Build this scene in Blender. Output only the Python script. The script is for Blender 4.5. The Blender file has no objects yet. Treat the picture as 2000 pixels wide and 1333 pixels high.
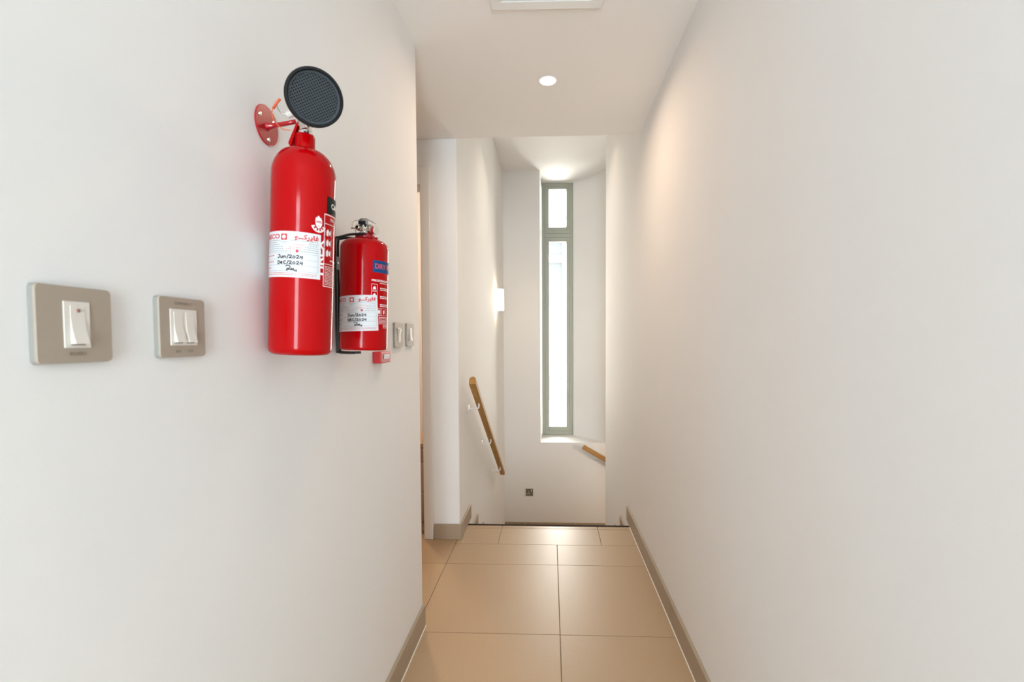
import bpy, bmesh, math, random
from mathutils import Matrix, Vector, Euler
random.seed(7)
S = bpy.context.scene
C = S.collection
PI = math.pi

# ------------------------------------------------------------------ camera
H0 = 1.2031                                   # eye height
cam_d = bpy.data.cameras.new('camera')
cam = bpy.data.objects.new('camera', cam_d)
C.objects.link(cam)
S.camera = cam
yaw, pitch, roll = 0.0421, -0.0373, -0.0043
fwd = Vector((-math.sin(yaw) * math.cos(pitch), math.cos(yaw) * math.cos(pitch), math.sin(pitch)))
rt0 = Vector((math.cos(yaw), math.sin(yaw), 0))
up0 = rt0.cross(fwd)
rt = rt0 * math.cos(roll) + up0 * math.sin(roll)
up = up0 * math.cos(roll) - rt0 * math.sin(roll)
cam.matrix_world = Matrix(((rt.x, up.x, -fwd.x, 0), (rt.y, up.y, -fwd.y, 0), (rt.z, up.z, -fwd.z, H0), (0, 0, 0, 1)))
cam_d.sensor_width = 36
cam_d.lens = 928.36 / 2000 * 36
cam_d.shift_x = -(1035.43 - 1000) / 2000
cam_d.shift_y = (698.75 - 666.5) / 2000
cam_d.clip_start = 0.02
cam_d.dof.use_dof = True
cam_d.dof.focus_distance = 2.2
cam_d.dof.aperture_fstop = 6.3

# ------------------------------------------------------------------ world, daylight, exposure
W = bpy.data.worlds.new('sky')
S.world = W
W.use_nodes = True
bg = W.node_tree.nodes['Background']
bg.inputs[0].default_value = (0.88, 0.95, 1.0, 1)
bg.inputs[1].default_value = 5.5
S.view_settings.view_transform = 'Standard'
S.view_settings.look = 'None'
S.view_settings.exposure = 0.24
S.view_settings.gamma = 1.0
S.view_settings.use_curve_mapping = False
S.cycles.max_bounces = 7
S.cycles.diffuse_bounces = 5
S.cycles.glossy_bounces = 3
S.cycles.caustics_reflective = False
S.cycles.caustics_refractive = False
S.cycles.use_adaptive_sampling = True
S.cycles.adaptive_threshold = 0.05
S.cycles.sample_clamp_indirect = 6


def area_light(name, loc, rot, sx, sy, watts, col, shape='RECTANGLE'):
    l = bpy.data.lights.new(name, 'AREA')
    l.shape = shape
    l.size = sx
    if shape == 'RECTANGLE':
        l.size_y = sy
    l.energy = watts
    l.color = col
    o = bpy.data.objects.new(name, l)
    C.objects.link(o)
    o.location = loc
    o.rotation_euler = rot
    return o


# daylight entering by the glazed door at the corridor's rear end and by the tall stair window
area_light('daylight_rear', (0.10, -2.36, 1.2), (PI / 2, 0, 0), 0.76, 2.2, 92, (0.77, 0.885, 1.0))
area_light('daylight_stair', (0.25, 6.75, 1.75), (-PI / 2, 0, 0), 1.1, 3.3, 250, (1.0, 0.96, 0.90))

# ------------------------------------------------------------------ materials
MATS = {}


def mat(name, col, rough=0.5, metal=0.0, var=0.0, vscale=30.0, bump=0.0, bscale=200.0, coat=0.0, spec=0.5, emit=None, estr=0.0, trans=0.0):
    m = bpy.data.materials.new(name)
    m.use_nodes = True
    nt = m.node_tree
    b = nt.nodes['Principled BSDF']
    b.inputs['Base Color'].default_value = (*col, 1)
    b.inputs['Roughness'].default_value = rough
    b.inputs['Metallic'].default_value = metal
    b.inputs['Specular IOR Level'].default_value = spec
    b.inputs['Coat Weight'].default_value = coat
    b.inputs['Coat Roughness'].default_value = 0.05
    if trans:
        b.inputs['Transmission Weight'].default_value = trans
    if emit:
        b.inputs['Emission Color'].default_value = (*emit, 1)
        b.inputs['Emission Strength'].default_value = estr
    tc = nt.nodes.new('ShaderNodeTexCoord')
    if var:
        n = nt.nodes.new('ShaderNodeTexNoise')
        n.inputs['Scale'].default_value = vscale
        n.inputs['Detail'].default_value = 4
        nt.links.new(tc.outputs['Object'], n.inputs['Vector'])
        r = nt.nodes.new('ShaderNodeMapRange')
        r.inputs['To Min'].default_value = 1 - var
        r.inputs['To Max'].default_value = 1 + var
        nt.links.new(n.outputs['Fac'], r.inputs['Value'])
        x = nt.nodes.new('ShaderNodeMix')
        x.data_type = 'RGBA'
        x.blend_type = 'MULTIPLY'
        x.inputs['Factor'].default_value = 1
        x.inputs['A'].default_value = (*col, 1)
        nt.links.new(r.outputs['Result'], x.inputs['B'])
        nt.links.new(x.outputs['Result'], b.inputs['Base Color'])
    if bump:
        n2 = nt.nodes.new('ShaderNodeTexNoise')
        n2.inputs['Scale'].default_value = bscale
        n2.inputs['Detail'].default_value = 3
        nt.links.new(tc.outputs['Object'], n2.inputs['Vector'])
        bp = nt.nodes.new('ShaderNodeBump')
        bp.inputs['Strength'].default_value = bump
        bp.inputs['Distance'].default_value = 0.002
        nt.links.new(n2.outputs['Fac'], bp.inputs['Height'])
        nt.links.new(bp.outputs['Normal'], b.inputs['Normal'])
    MATS[name] = m
    return m


PAINT = mat('wall_paint', (0.83, 0.815, 0.80), 0.75, var=0.012, vscale=6, bump=0.08, bscale=260, spec=0.25)
CEILP = mat('ceiling_paint', (0.87, 0.84, 0.81), 0.85, var=0.01, vscale=6, spec=0.2)
TILE = mat('porcelain_tile', (0.44, 0.30, 0.175), 0.36, var=0.05, vscale=90, bump=0.03, bscale=400, spec=0.4)
SKIRT = mat('skirting_porcelain', (0.37, 0.285, 0.20), 0.45, var=0.04, vscale=90)
GROUT = mat('grout', (0.30, 0.225, 0.14), 0.9)
CAULK = mat('caulk', (0.78, 0.72, 0.62), 0.7)
RED = mat('red_enamel', (0.43, 0.0003, 0.002), 0.11, spec=0.2)
REDP = mat('red_plastic', (0.50, 0.015, 0.018), 0.35)
DRED = mat('red_bracket_paint', (0.42, 0.006, 0.012), 0.28, coat=0.4)
BLACK = mat('black_plastic', (0.010, 0.0105, 0.011), 0.6, spec=0.2)
GRILLE = mat('grille_plastic', (0.050, 0.057, 0.063), 0.65, spec=0.2)
VOID = mat('dark_cavity', (0.006, 0.006, 0.008), 0.8)
CHROME = mat('chrome', (0.78, 0.76, 0.73), 0.16, 1.0)
BRASS = mat('nickel_brass', (0.62, 0.54, 0.44), 0.25, 1.0)
STEEL = mat('lever_steel', (0.45, 0.45, 0.42), 0.35, 1.0)
WIRE = mat('black_wire', (0.012, 0.012, 0.013), 0.45)
NICK = mat('satin_nickel', (0.40, 0.335, 0.27), 0.5, 0.15, var=0.04, vscale=300, bump=0.04, bscale=600)
NEDGE = mat('nickel_edge', (0.31, 0.295, 0.27), 0.5, 0.1)
BRONZE = mat('socket_bronze', (0.20, 0.165, 0.115), 0.5, 0.3)
WPLA = mat('white_plastic', (0.74, 0.69, 0.63), 0.35)
INK = mat('ink_black', (0.02, 0.02, 0.022), 0.6)
INKG = mat('ink_grey', (0.27, 0.28, 0.29), 0.6)
INKR = mat('ink_red', (0.60, 0.025, 0.035), 0.6)
NEON = mat('neon_lens', (0.26, 0.09, 0.07), 0.4)
ENGR = mat('engraving', (0.20, 0.155, 0.115), 0.6)
LABEL = mat('label_paper', (0.69, 0.70, 0.72), 0.4)
PWHITE = mat('print_white', (0.82, 0.76, 0.76), 0.35)
PDARK = mat('print_dark_green', (0.012, 0.016, 0.012), 0.6, spec=0.12)
PBLUE = mat('print_blue', (0.004, 0.06, 0.19), 0.5, spec=0.2)
PRED = mat('print_red', (0.55, 0.07, 0.10), 0.35)
ORANGE = mat('orange_seal', (0.75, 0.13, 0.04), 0.4)
WFRAME = mat('window_frame_grey', (0.40, 0.42, 0.36), 0.45, var=0.03, vscale=40)
TRIMW = mat('white_trim', (0.80, 0.775, 0.75), 0.4)
BRKW = mat('white_bracket', (0.85, 0.83, 0.80), 0.3)
DARKE = mat('dark_edge', (0.02, 0.013, 0.010), 0.8, spec=0.1)
FACADE = mat('facade_render', (0.80, 0.80, 0.80), 0.8)
FGLASS = mat('facade_glass', (0.22, 0.222, 0.218), 0.6, spec=0.1)
GROUND = mat('paving', (0.5, 0.5, 0.48), 0.9, var=0.1, vscale=2)
LAMPG = mat('lamp_glass', (0.9, 0.88, 0.84), 0.4, emit=(1.0, 0.80, 0.58), estr=14.0)
DLAMP = mat('downlight_lens', (0.9, 0.88, 0.84), 0.4, emit=(1.0, 0.80, 0.56), estr=7.0)
CLEARP = mat('clear_gauge', (0.60, 0.54, 0.46), 0.25)

# oak for the handrails: grain along local Y
WOOD = bpy.data.materials.new('oak')
WOOD.use_nodes = True
nt = WOOD.node_tree
b = nt.nodes['Principled BSDF']
b.inputs['Roughness'].default_value = 0.6
b.inputs['Specular IOR Level'].default_value = 0.25
tc = nt.nodes.new('ShaderNodeTexCoord')
mp = nt.nodes.new('ShaderNodeMapping')
mp.inputs['Scale'].default_value = (90, 4, 90)
nz = nt.nodes.new('ShaderNodeTexNoise')
nz.inputs['Scale'].default_value = 1.0
nz.inputs['Detail'].default_value = 6
cr = nt.nodes.new('ShaderNodeValToRGB')
cr.color_ramp.elements[0].position = 0.3
cr.color_ramp.elements[0].color = (0.33, 0.165, 0.045, 1)
cr.color_ramp.elements[1].position = 0.75
cr.color_ramp.elements[1].color = (0.50, 0.28, 0.09, 1)
nt.links.new(tc.outputs['Object'], mp.inputs['Vector'])
nt.links.new(mp.outputs['Vector'], nz.inputs['Vector'])
nt.links.new(nz.outputs['Fac'], cr.inputs['Fac'])
nt.links.new(cr.outputs['Color'], b.inputs['Base Color'])
CABW = mat('cabinet_wood', (0.62, 0.42, 0.27), 0.45, var=0.12, vscale=14)
CABD = mat('cabinet_dark', (0.45, 0.30, 0.18), 0.45, var=0.12, vscale=14)

# window glass: mostly clear, with a faint mirror
GLASS = bpy.data.materials.new('window_glass')
GLASS.use_nodes = True
nt = GLASS.node_tree
nt.nodes.remove(nt.nodes['Principled BSDF'])
tr = nt.nodes.new('ShaderNodeBsdfTransparent')
tr.inputs[0].default_value = (0.96, 0.98, 0.97, 1)
gl = nt.nodes.new('ShaderNodeBsdfGlossy')
gl.inputs['Roughness'].default_value = 0.02
fr = nt.nodes.new('ShaderNodeFresnel')
fr.inputs[0].default_value = 1.45
mx = nt.nodes.new('ShaderNodeMixShader')
nt.links.new(fr.outputs[0], mx.inputs[0])
nt.links.new(tr.outputs[0], mx.inputs[1])
nt.links.new(gl.outputs[0], mx.inputs[2])
nt.links.new(mx.outputs[0], nt.nodes['Material Output'].inputs[0])


# ------------------------------------------------------------------ mesh helpers
def obj(name, bm, m, parent=None, smooth=False, auto=None):
    me = bpy.data.meshes.new(name)
    bmesh.ops.recalc_face_normals(bm, faces=bm.faces[:])
    bm.to_mesh(me)
    bm.free()
    me.materials.append(m)
    if smooth:
        for p in me.polygons:
            p.use_smooth = True
        if auto:
            try:
                me.set_sharp_from_angle(angle=math.radians(auto))
            except Exception:
                pass
    o = bpy.data.objects.new(name, me)
    C.objects.link(o)
    if parent:
        o.parent = parent
    return o


def tag(o, label=None, cat=None, group=None, kind=None):
    if label:
        o['label'] = label
    if cat:
        o['category'] = cat
    if group:
        o['group'] = group
    if kind:
        o['kind'] = kind
    return o


def thing(name, label, cat, loc, rot=(0, 0, 0), group=None):
    o = bpy.data.objects.new(name, None)
    o.empty_display_size = 0.05
    C.objects.link(o)
    o.location = loc
    o.rotation_euler = rot
    return tag(o, label, cat, group)


def bx(x0, x1, y0, y1, z0, z1, bm=None, bevel=0.0, seg=2):
    nb = bmesh.new()
    vs = [nb.verts.new((x, y, z)) for x in (x0, x1) for y in (y0, y1) for z in (z0, z1)]
    for f in ((0, 1, 3, 2), (4, 6, 7, 5), (0, 4, 5, 1), (2, 3, 7, 6), (0, 2, 6, 4), (1, 5, 7, 3)):
        nb.faces.new([vs[i] for i in f])
    bmesh.ops.recalc_face_normals(nb, faces=nb.faces[:])
    if bevel:
        bmesh.ops.bevel(nb, geom=nb.edges[:], offset=bevel, segments=seg, affect='EDGES', profile=0.5)
    return join(bm, nb)


def join(bm, nb):
    if bm is None:
        return nb
    me = bpy.data.meshes.new('tmp')
    nb.to_mesh(me)
    nb.free()
    bm.from_mesh(me)
    bpy.data.meshes.remove(me)
    return bm


def prism(poly, z0, z1, bm=None):
    nb = bmesh.new()
    lo = [nb.verts.new((x, y, z0)) for x, y in poly]
    hi = [nb.verts.new((x, y, z1)) for x, y in poly]
    nb.faces.new(lo[::-1])
    nb.faces.new(hi)
    n = len(poly)
    for i in range(n):
        j = (i + 1) % n
        nb.faces.new((lo[i], lo[j], hi[j], hi[i]))
    return join(bm, nb)


def lathe(prof, seg=48, bm=None, mtx=None, cap=True):
    nb = bmesh.new()
    rings = []
    for r, z in prof:
        if r < 1e-6:
            rings.append([nb.verts.new((0, 0, z))])
        else:
            rings.append([nb.verts.new((r * math.cos(2 * PI * i / seg), r * math.sin(2 * PI * i / seg), z)) for i in range(seg)])
    for a, b_ in zip(rings, rings[1:]):
        for i in range(seg):
            j = (i + 1) % seg
            if len(a) == 1 and len(b_) == 1:
                continue
            if len(a) == 1:
                nb.faces.new((a[0], b_[i], b_[j]))
            elif len(b_) == 1:
                nb.faces.new((a[i], a[j], b_[0]))
            else:
                nb.faces.new((a[i], a[j], b_[j], b_[i]))
    if cap:
        for r in (rings[0], rings[-1]):
            if len(r) > 2:
                nb.faces.new(r)
    if mtx is not None:
        bmesh.ops.transform(nb, matrix=mtx, verts=nb.verts[:])
    return join(bm, nb)


def along(p, d, spin=0.0):
    """matrix that carries the z axis to direction d at point p"""
    return Matrix.Translation(Vector(p)) @ Vector(d).normalized().to_track_quat('Z', 'Y').to_matrix().to_4x4() @ Matrix.Rotation(spin, 4, 'Z')


def cyl(p, d, r, l, seg=24, bm=None, bev=0.0):
    prof = [(r, 0), (r, l)] if not bev else [(r - bev, 0), (r, bev), (r, l - bev), (r - bev, l)]
    return lathe(prof, seg, bm, along(p, d))


def tube(pts, r, seg=10, bm=None, closed=False):
    nb = bmesh.new()
    P = [Vector(p) for p in pts]
    n = len(P)
    rings = []
    prev = None
    for i in range(n):
        if closed:
            t = (P[(i + 1) % n] - P[i - 1]).normalized()
        else:
            t = (P[min(i + 1, n - 1)] - P[max(i - 1, 0)]).normalized()
        if prev is None:
            a = t.orthogonal().normalized()
        else:
            a = (prev - t * prev.dot(t)).normalized()
        prev = a
        b_ = t.cross(a)
        rings.append([nb.verts.new(P[i] + r * (a * math.cos(2 * PI * k / seg) + b_ * math.sin(2 * PI * k / seg))) for k in range(seg)])
    for i in range(n if closed else n - 1):
        A, B = rings[i], rings[(i + 1) % n]
        off = 0
        if closed and i == n - 1:
            off = min(range(seg), key=lambda o: (A[0].co - B[o].co).length)
        for k in range(seg):
            nb.faces.new((A[k], A[(k + 1) % seg], B[(k + 1 + off) % seg], B[(k + off) % seg]))
    if not closed:
        nb.faces.new(rings[0])
        nb.faces.new(rings[-1])
    return join(bm, nb)


def smooth_path(pts, n=8):
    """Catmull-Rom through the points"""
    P = [Vector(p) for p in pts]
    out = []
    for i in range(len(P) - 1):
        p0, p1, p2, p3 = P[max(i - 1, 0)], P[i], P[i + 1], P[min(i + 2, len(P) - 1)]
        for k in range(n):
            t = k / n
            out.append(0.5 * ((2 * p1) + (p2 - p0) * t + (2 * p0 - 5 * p1 + 4 * p2 - p3) * t * t + (3 * p1 - p0 - 3 * p2 + p3) * t ** 3))
    out.append(P[-1])
    return out


# ---- flat print that can be laid on a plane or wrapped round a cylinder
def text_tris(s, size, x, y, align='CENTER', sx=1.0, rot=0.0, bold=0.0):
    cu = bpy.data.curves.new('lettering', 'FONT')
    cu.body = s
    cu.size = size
    cu.align_x = align
    cu.align_y = 'CENTER'
    cu.resolution_u = 3
    cu.offset = bold
    o = bpy.data.objects.new('lettering', cu)
    me = o.to_mesh()
    me.calc_loop_triangles()
    cr_, sr_ = math.cos(rot), math.sin(rot)
    V = [(x + v.co.x * sx * cr_ - v.co.y * sr_, y + v.co.x * sx * sr_ + v.co.y * cr_) for v in me.vertices]
    T = [tuple(V[i] for i in t.vertices) for t in me.loop_triangles]
    o.to_mesh_clear()
    bpy.data.objects.remove(o)
    bpy.data.curves.remove(cu)
    return T


def quad_tris(x0, x1, y0, y1):
    return [((x0, y0), (x1, y0), (x1, y1)), ((x0, y0), (x1, y1), (x0, y1))]


def poly_tris(P):
    return [(P[0], P[i], P[i + 1]) for i in range(1, len(P) - 1)]


def stroke_tris(pts, w):
    T = []
    for (x0, y0), (x1, y1) in zip(pts, pts[1:]):
        dx, dy = x1 - x0, y1 - y0
        l = math.hypot(dx, dy) or 1e-9
        dx, dy = dx / l, dy / l
        nx, ny = -dy * w / 2, dx * w / 2
        ex, ey = dx * w * 0.3, dy * w * 0.3
        a, b_, c, d_ = (x0 - ex + nx, y0 - ey + ny), (x0 - ex - nx, y0 - ey - ny), (x1 + ex - nx, y1 + ey - ny), (x1 + ex + nx, y1 + ey + ny)
        T += [(a, b_, c), (a, c, d_)]
    return T


def rot_tris(T, ang, cx=0, cy=0):
    c, s = math.cos(ang), math.sin(ang)
    f = lambda p: (cx + (p[0] - cx) * c - (p[1] - cy) * s, cy + (p[0] - cx) * s + (p[1] - cy) * c)
    return [tuple(f(p) for p in t) for t in T]


def split(T, m):
    out = []
    st = list(T)
    while st:
        a, b_, c = st.pop()
        e = [abs(a[0] - b_[0]), abs(b_[0] - c[0]), abs(c[0] - a[0])]
        k = max(range(3), key=lambda i: e[i])
        if e[k] <= m:
            out.append((a, b_, c))
            continue
        p, q, r = ((a, b_, c), (b_, c, a), (c, a, b_))[k]
        h = ((p[0] + q[0]) / 2, (p[1] + q[1]) / 2)
        st += [(p, h, r), (h, q, r)]
    return out


def wrap(T, R, off, m=0.004):
    """2D (arc length from the -Y side, height) -> cylinder of radius R+off"""
    nb = bmesh.new()
    rr = R + off
    for t in split(T, m):
        nb.faces.new([nb.verts.new((rr * math.sin(x / R), -rr * math.cos(x / R), z)) for x, z in t])
    bmesh.ops.remove_doubles(nb, verts=nb.verts[:], dist=1e-6)
    return nb


def flat(T, y):
    nb = bmesh.new()
    for t in T:
        nb.faces.new([nb.verts.new((x, y, z)) for x, z in t])
    bmesh.ops.remove_doubles(nb, verts=nb.verts[:], dist=1e-6)
    return nb


# ------------------------------------------------------------------ the setting
XL, XR = -0.5393, 0.5182          # corridor walls
XC = -0.5482                      # left stair wall
HC = 2.385                        # corridor ceiling
HS = 3.178                        # stairwell ceiling
YW = 1.9415                       # end of the left wall
YD = 2.8145                       # wall with the doorway, edge of the lowered ceiling
YE = 3.044                        # edge of the upper landing
YR = 4.465                        # end of the right wall
YF = 5.616                        # far wall of the stairwell
YB = -2.2                         # rear wall behind the camera
ZL = -1.08                        # half landing


def struct(name, bm, m, parent=None, smooth=False):
    o = obj(name, bm, m, parent, smooth)
    if parent is None:
        o['kind'] = 'structure'
    return o


def chamfer_wall(x0, x1, y0, y1, z0, z1):
    return bx(x0, x1, y0, y1, z0, z1)


struct('wall_left', prism([(-2.25, YB - 0.2), (XL, YB - 0.2), (XL, YW - 0.004), (XL - 0.004, YW), (-2.25, YW)], -0.2, HC + 0.3), PAINT)
struct('wall_right', prism([(XR, YB - 0.2), (2.7, YB - 0.2), (2.7, YR), (XR + 0.004, YR), (XR, YR - 0.004)], -3.0, HS + 0.2), PAINT)
# rear wall with a glazed door opening
rw = bx(XL, -0.29, YB - 0.2, YB, -0.2, HC + 0.3)
bx(0.49, XR, YB - 0.2, YB, -0.2, HC + 0.3, rw)
bx(-0.29, 0.49, YB - 0.2, YB, 2.28, HC + 0.3, rw)
struct('wall_rear', rw, PAINT)
# wall with the doorway into the side room
dx0, dx1, dz = -1.60, -0.758, 2.125
ww = bx(-2.25, dx0, YD, YD + 0.12, -0.2, HS)
bx(dx1, XC - 0.004, YD, YD + 0.12, -0.2, HS, ww)
bx(dx0, dx1, YD, YD + 0.12, dz, HS, ww)
struct('wall_doorway', ww, PAINT)
struct('wall_stair', prism([(XC - 0.11, YD + 0.12), (XC - 0.004, YD + 0.12), (XC - 0.004, YD), (XC, YD + 0.004), (XC, 6.3), (XC - 0.11, 6.3)], -1.4, HS + 0.2), PAINT)
fw = prism([(XC, YF), (-0.116, YF), (-0.106, 6.05), (-0.106, 6.3), (XC, 6.3)], -1.4, HS + 0.2)
prism([(0.715, YF), (2.7, YF), (2.7, 6.3), (0.294, 6.3), (0.294, 6.05)], -1.4, HS + 0.2, fw)
prism([(-0.116, YF), (0.715, YF), (0.294, 6.05), (0.294, 6.3), (-0.106, 6.3), (-0.106, 6.05)], -1.4, -0.0206, fw)
bx(-0.106, 0.294, 6.14, 6.3, 3.178, HS + 0.2, fw)
struct('wall_far', fw, PAINT)
struct('wall_end', bx(2.7, 2.85, YR - 0.4, 6.3, -3.0, HS + 0.2), PAINT)
struct('ceiling', bx(-2.25, XR, YB - 0.2, YD - 0.003, HC, HS + 0.2), CEILP)
struct('ceiling_stair', bx(-2.4, 2.7, YD - 0.003, 6.3, HS, HS + 0.2), PAINT)
# side room
struct('wall_side', bx(-2.4, -2.25, YW, 5.4, -0.2, HS), PAINT)
struct('wall_inner', bx(-2.25, XC - 0.11, 5.2, 5.4, -0.2, HS), PAINT)

# floor: bed of grout with single tiles set proud of it
floor = struct('floor', bx(-2.25, XR, YB - 0.2, YE - 0.03, -0.2, -0.004), GROUT)
bm = bx(-2.25, XC - 0.11, YD + 0.12, 5.2, -0.2, 0.0)
struct('floor_side', bm, TILE)


def tile(x0, x1, y0, y1, name='tile'):
    g = 0.0014
    return obj(name, bx(x0 + g, x1 - g, y0 + g, y1 - g, -0.01, 0.0, bevel=0.0007, seg=1), TILE, floor)


xj = 0.0374
xs = [xj - 0.6 * k for k in (4, 3, 2, 1, 0)] + [XR]
ys = [1.897 - 0.6 * k for k in range(7, -1, -1)] + [2.497]
for i in range(len(xs) - 1):
    for j in range(len(ys) - 1):
        x0, x1, y0, y1 = xs[i], xs[i + 1], max(ys[j], YB - 0.19), ys[j + 1]
        if x1 < XL and y1 < YW:
            continue
        if x1 <= xj - 0.59 and y0 < YW and y1 < YW + 0.01:
            continue
        tile(max(x0, -2.24), x1, y0, y1)
for x0, x1 in ((-2.24, -1.7626), (-1.7626, -1.1626), (-1.1626, xj - 0.6)):
    tile(x0, x1, 2.497, YD + 0.06)
tile(xj - 0.6, xj, 2.497, 2.747)
tile(xj, XR, 2.497, 2.747)
for x0, x1 in ((xj - 0.6, -0.311), (-0.311, 0.298), (0.298, XR)):
    tile(x0, x1, 2.747, 2.9785)
    tile(x0, x1, 2.9785, 2.992, 'groove_strip')
    tile(x0, x1, 2.992, 3.028, 'nosing_tile')
struct('trim_1', bx(XC, XR, 3.0275, YE, -0.012, 0.0025), DARKE)  # thin near-black strip along the landing edge
struct('trim_2', bx(XC, XR, 3.0275, YE - 0.012, -0.2, -0.012), TILE)

# baseboards of porcelain pieces
BH, BT = 0.092, 0.012


def base_run(name, pts_fn, L, piece=0.6, start=0.0):
    """a run of separate skirting pieces; pts_fn(s0, s1) -> bmesh"""
    root = bpy.data.objects.new(name, None)
    C.objects.link(root)
    root['kind'] = 'structure'
    s = start
    while s < L - 1e-4:
        e = min(s + piece, L)
        obj('skirting_piece', pts_fn(s + 0.0008, e - 0.0008), SKIRT, root)
        s = e
    return root


bl = base_run('baseboard_left', lambda s, e: bx(XL, XL + BT, YB + s, YB + e, 0, BH, bevel=0.0015, seg=1), YW - YB, 0.6, 0)
obj('caulk_line', bx(XL, XL + BT + 0.004, YB, YW, 0, 0.0025), CAULK, bl)
br = base_run('baseboard_right', lambda s, e: bx(XR - BT, XR, YB + s, YB + e, 0, BH, bevel=0.0015, seg=1), 3.16 - YB, 0.6, 0)
obj('caulk_line', bx(XR - BT - 0.004, XR, YB, YE - 0.02, 0, 0.0025), CAULK, br)
bd = base_run('baseboard_doorway', lambda s, e: bx(-0.704 + s, -0.704 + e, YD - BT, YD, 0, BH, bevel=0.0015, seg=1), -0.704 * -1 + XC + BT, 0.6, 0)
obj('skirting_piece', bx(XC, XC + BT, YD, 3.16, 0, BH, bevel=0.0015, seg=1), SKIRT, bd)
base_run('baseboard_far', lambda s, e: bx(XC + s, XC + e, YF - BT, YF, ZL, ZL + 0.097, bevel=0.0015, seg=1), 2.7 - XC, 0.6, 0.247)
# the first piece by the corner is the cut one
obj('skirting_piece', bx(XC, XC + 0.245, YF - BT, YF, ZL, ZL + 0.097, bevel=0.0015, seg=1), SKIRT, bpy.data.objects['baseboard_far'])

# stairs going down to the half landing
st = thing('staircase', 'tiled flight of steps going down beyond the dark landing edge', 'stairs', (0, YE, 0))
RI, TR = 0.18, 0.305
for k in range(1, 6):
    y0 = (k - 1) * TR - 0.012
    obj('step', bx(XC + 0.002, XR - 0.002, y0, y0 + TR, -RI * k - 0.22, -RI * k, bevel=0.002, seg=1), TILE, st)
    obj('nosing', bx(XC + 0.002, XR - 0.002, y0 + TR - 0.014, y0 + TR + 0.012, -RI * k - 0.012, -RI * k + 0.002), DARKE, st)
for nm, x0, x1 in (('baseboard_stair_left', XC, XC + BT), ('baseboard_stair_right', XR - BT, XR)):
    root = bpy.data.objects.new(nm, None)
    C.objects.link(root)
    root['kind'] = 'structure'
    for k in range(1, 6):
        ya = YE + (k - 1) * TR + 0.118
        z = -RI * k
        yb = min(ya + TR, YR) if x0 > 0 else ya + TR
        obj('skirting_piece', bx(x0, x1, ya - 0.13, yb, z, z + BH, bevel=0.0015, seg=1), SKIRT, root)
struct('landing', bx(XC, 2.7, YE + 5 * TR - 0.012, YF, ZL - 0.3, ZL), TILE)

# doorway: jambs, head and architrave; only its right edge shows past the left wall
d1 = bpy.data.objects.new('door_1', None)
C.objects.link(d1)
d1['kind'] = 'structure'
AW = 0.0545
obj('architrave_leg', bx(dx1 - 0.004, dx1 + AW - 0.004, YD - 0.016, YD, 0, dz + 0.1, bevel=0.003), TRIMW, d1)
obj('architrave_leg', bx(dx0 - AW + 0.006, dx0 + 0.006, YD - 0.016, YD, 0, dz + 0.1, bevel=0.003), TRIMW, d1)
obj('architrave_head', bx(dx0 + 0.006, dx1 - 0.004, YD - 0.016, YD, dz - 0.006, dz + 0.1, bevel=0.003), TRIMW, d1)
obj('jamb', bx(dx1 - 0.008, dx1, YD - 0.002, YD + 0.125, 0, dz), TRIMW, d1)
obj('jamb', bx(dx0, dx0 + 0.018, YD - 0.002, YD + 0.125, 0, dz), TRIMW, d1)
obj('head_lining', bx(dx0 + 0.018, dx1 - 0.008, YD - 0.002, YD + 0.125, dz - 0.008, dz), TRIMW, d1)

# tall stair window: grey frame, transom, a fixed top light and a long lower sash
YG = 6.077
w1 = bpy.data.objects.new('window_1', None)
C.objects.link(w1)
w1.location = (0.095, YG, -0.018)
w1['kind'] = 'structure'
OX, OZ = w1.location.x, w1.location.z


def wpart(name, x0, x1, y0, y1, z0, z1, m, bev=0.002):
    return obj(name, bx(x0 - OX, x1 - OX, y0, y1, z0 - OZ, z1 - OZ, bevel=bev, seg=1), m, w1)


wpart('frame_stile', -0.104, -0.060, 0, 0.07, -0.018, 3.176, WFRAME)
wpart('frame_stile', 0.250, 0.293, 0, 0.07, -0.018, 3.176, WFRAME)
wpart('frame_head', -0.060, 0.250, 0, 0.07, 3.135, 3.176, WFRAME)
wpart('frame_sill', -0.060, 0.250, 0, 0.07, -0.018, 0.030, WFRAME)
wpart('transom', -0.060, 0.250, 0, 0.07, 2.500, 2.545, WFRAME)
wpart('transom', -0.060, 0.250, 0.003, 0.07, 2.547, 2.590, WFRAME)
for z0, z1, g0, g1 in ((2.590, 3.135, 2.626, 3.102), (0.030, 2.500, 0.085, 2.446)):
    wpart('sash_stile', -0.060, -0.0125, 0.006, 0.066, z0, z1, WFRAME)
    wpart('sash_stile', 0.2085, 0.250, 0.006, 0.066, z0, z1, WFRAME)
    wpart('sash_rail', -0.0125, 0.2085, 0.006, 0.066, z0, g0, WFRAME)
    wpart('sash_rail', -0.0125, 0.2085, 0.006, 0.066, g1, z1, WFRAME)
    wpart('pane', -0.0125, 0.2085, 0.030, 0.036, g0, g1, GLASS, 0)

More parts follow.
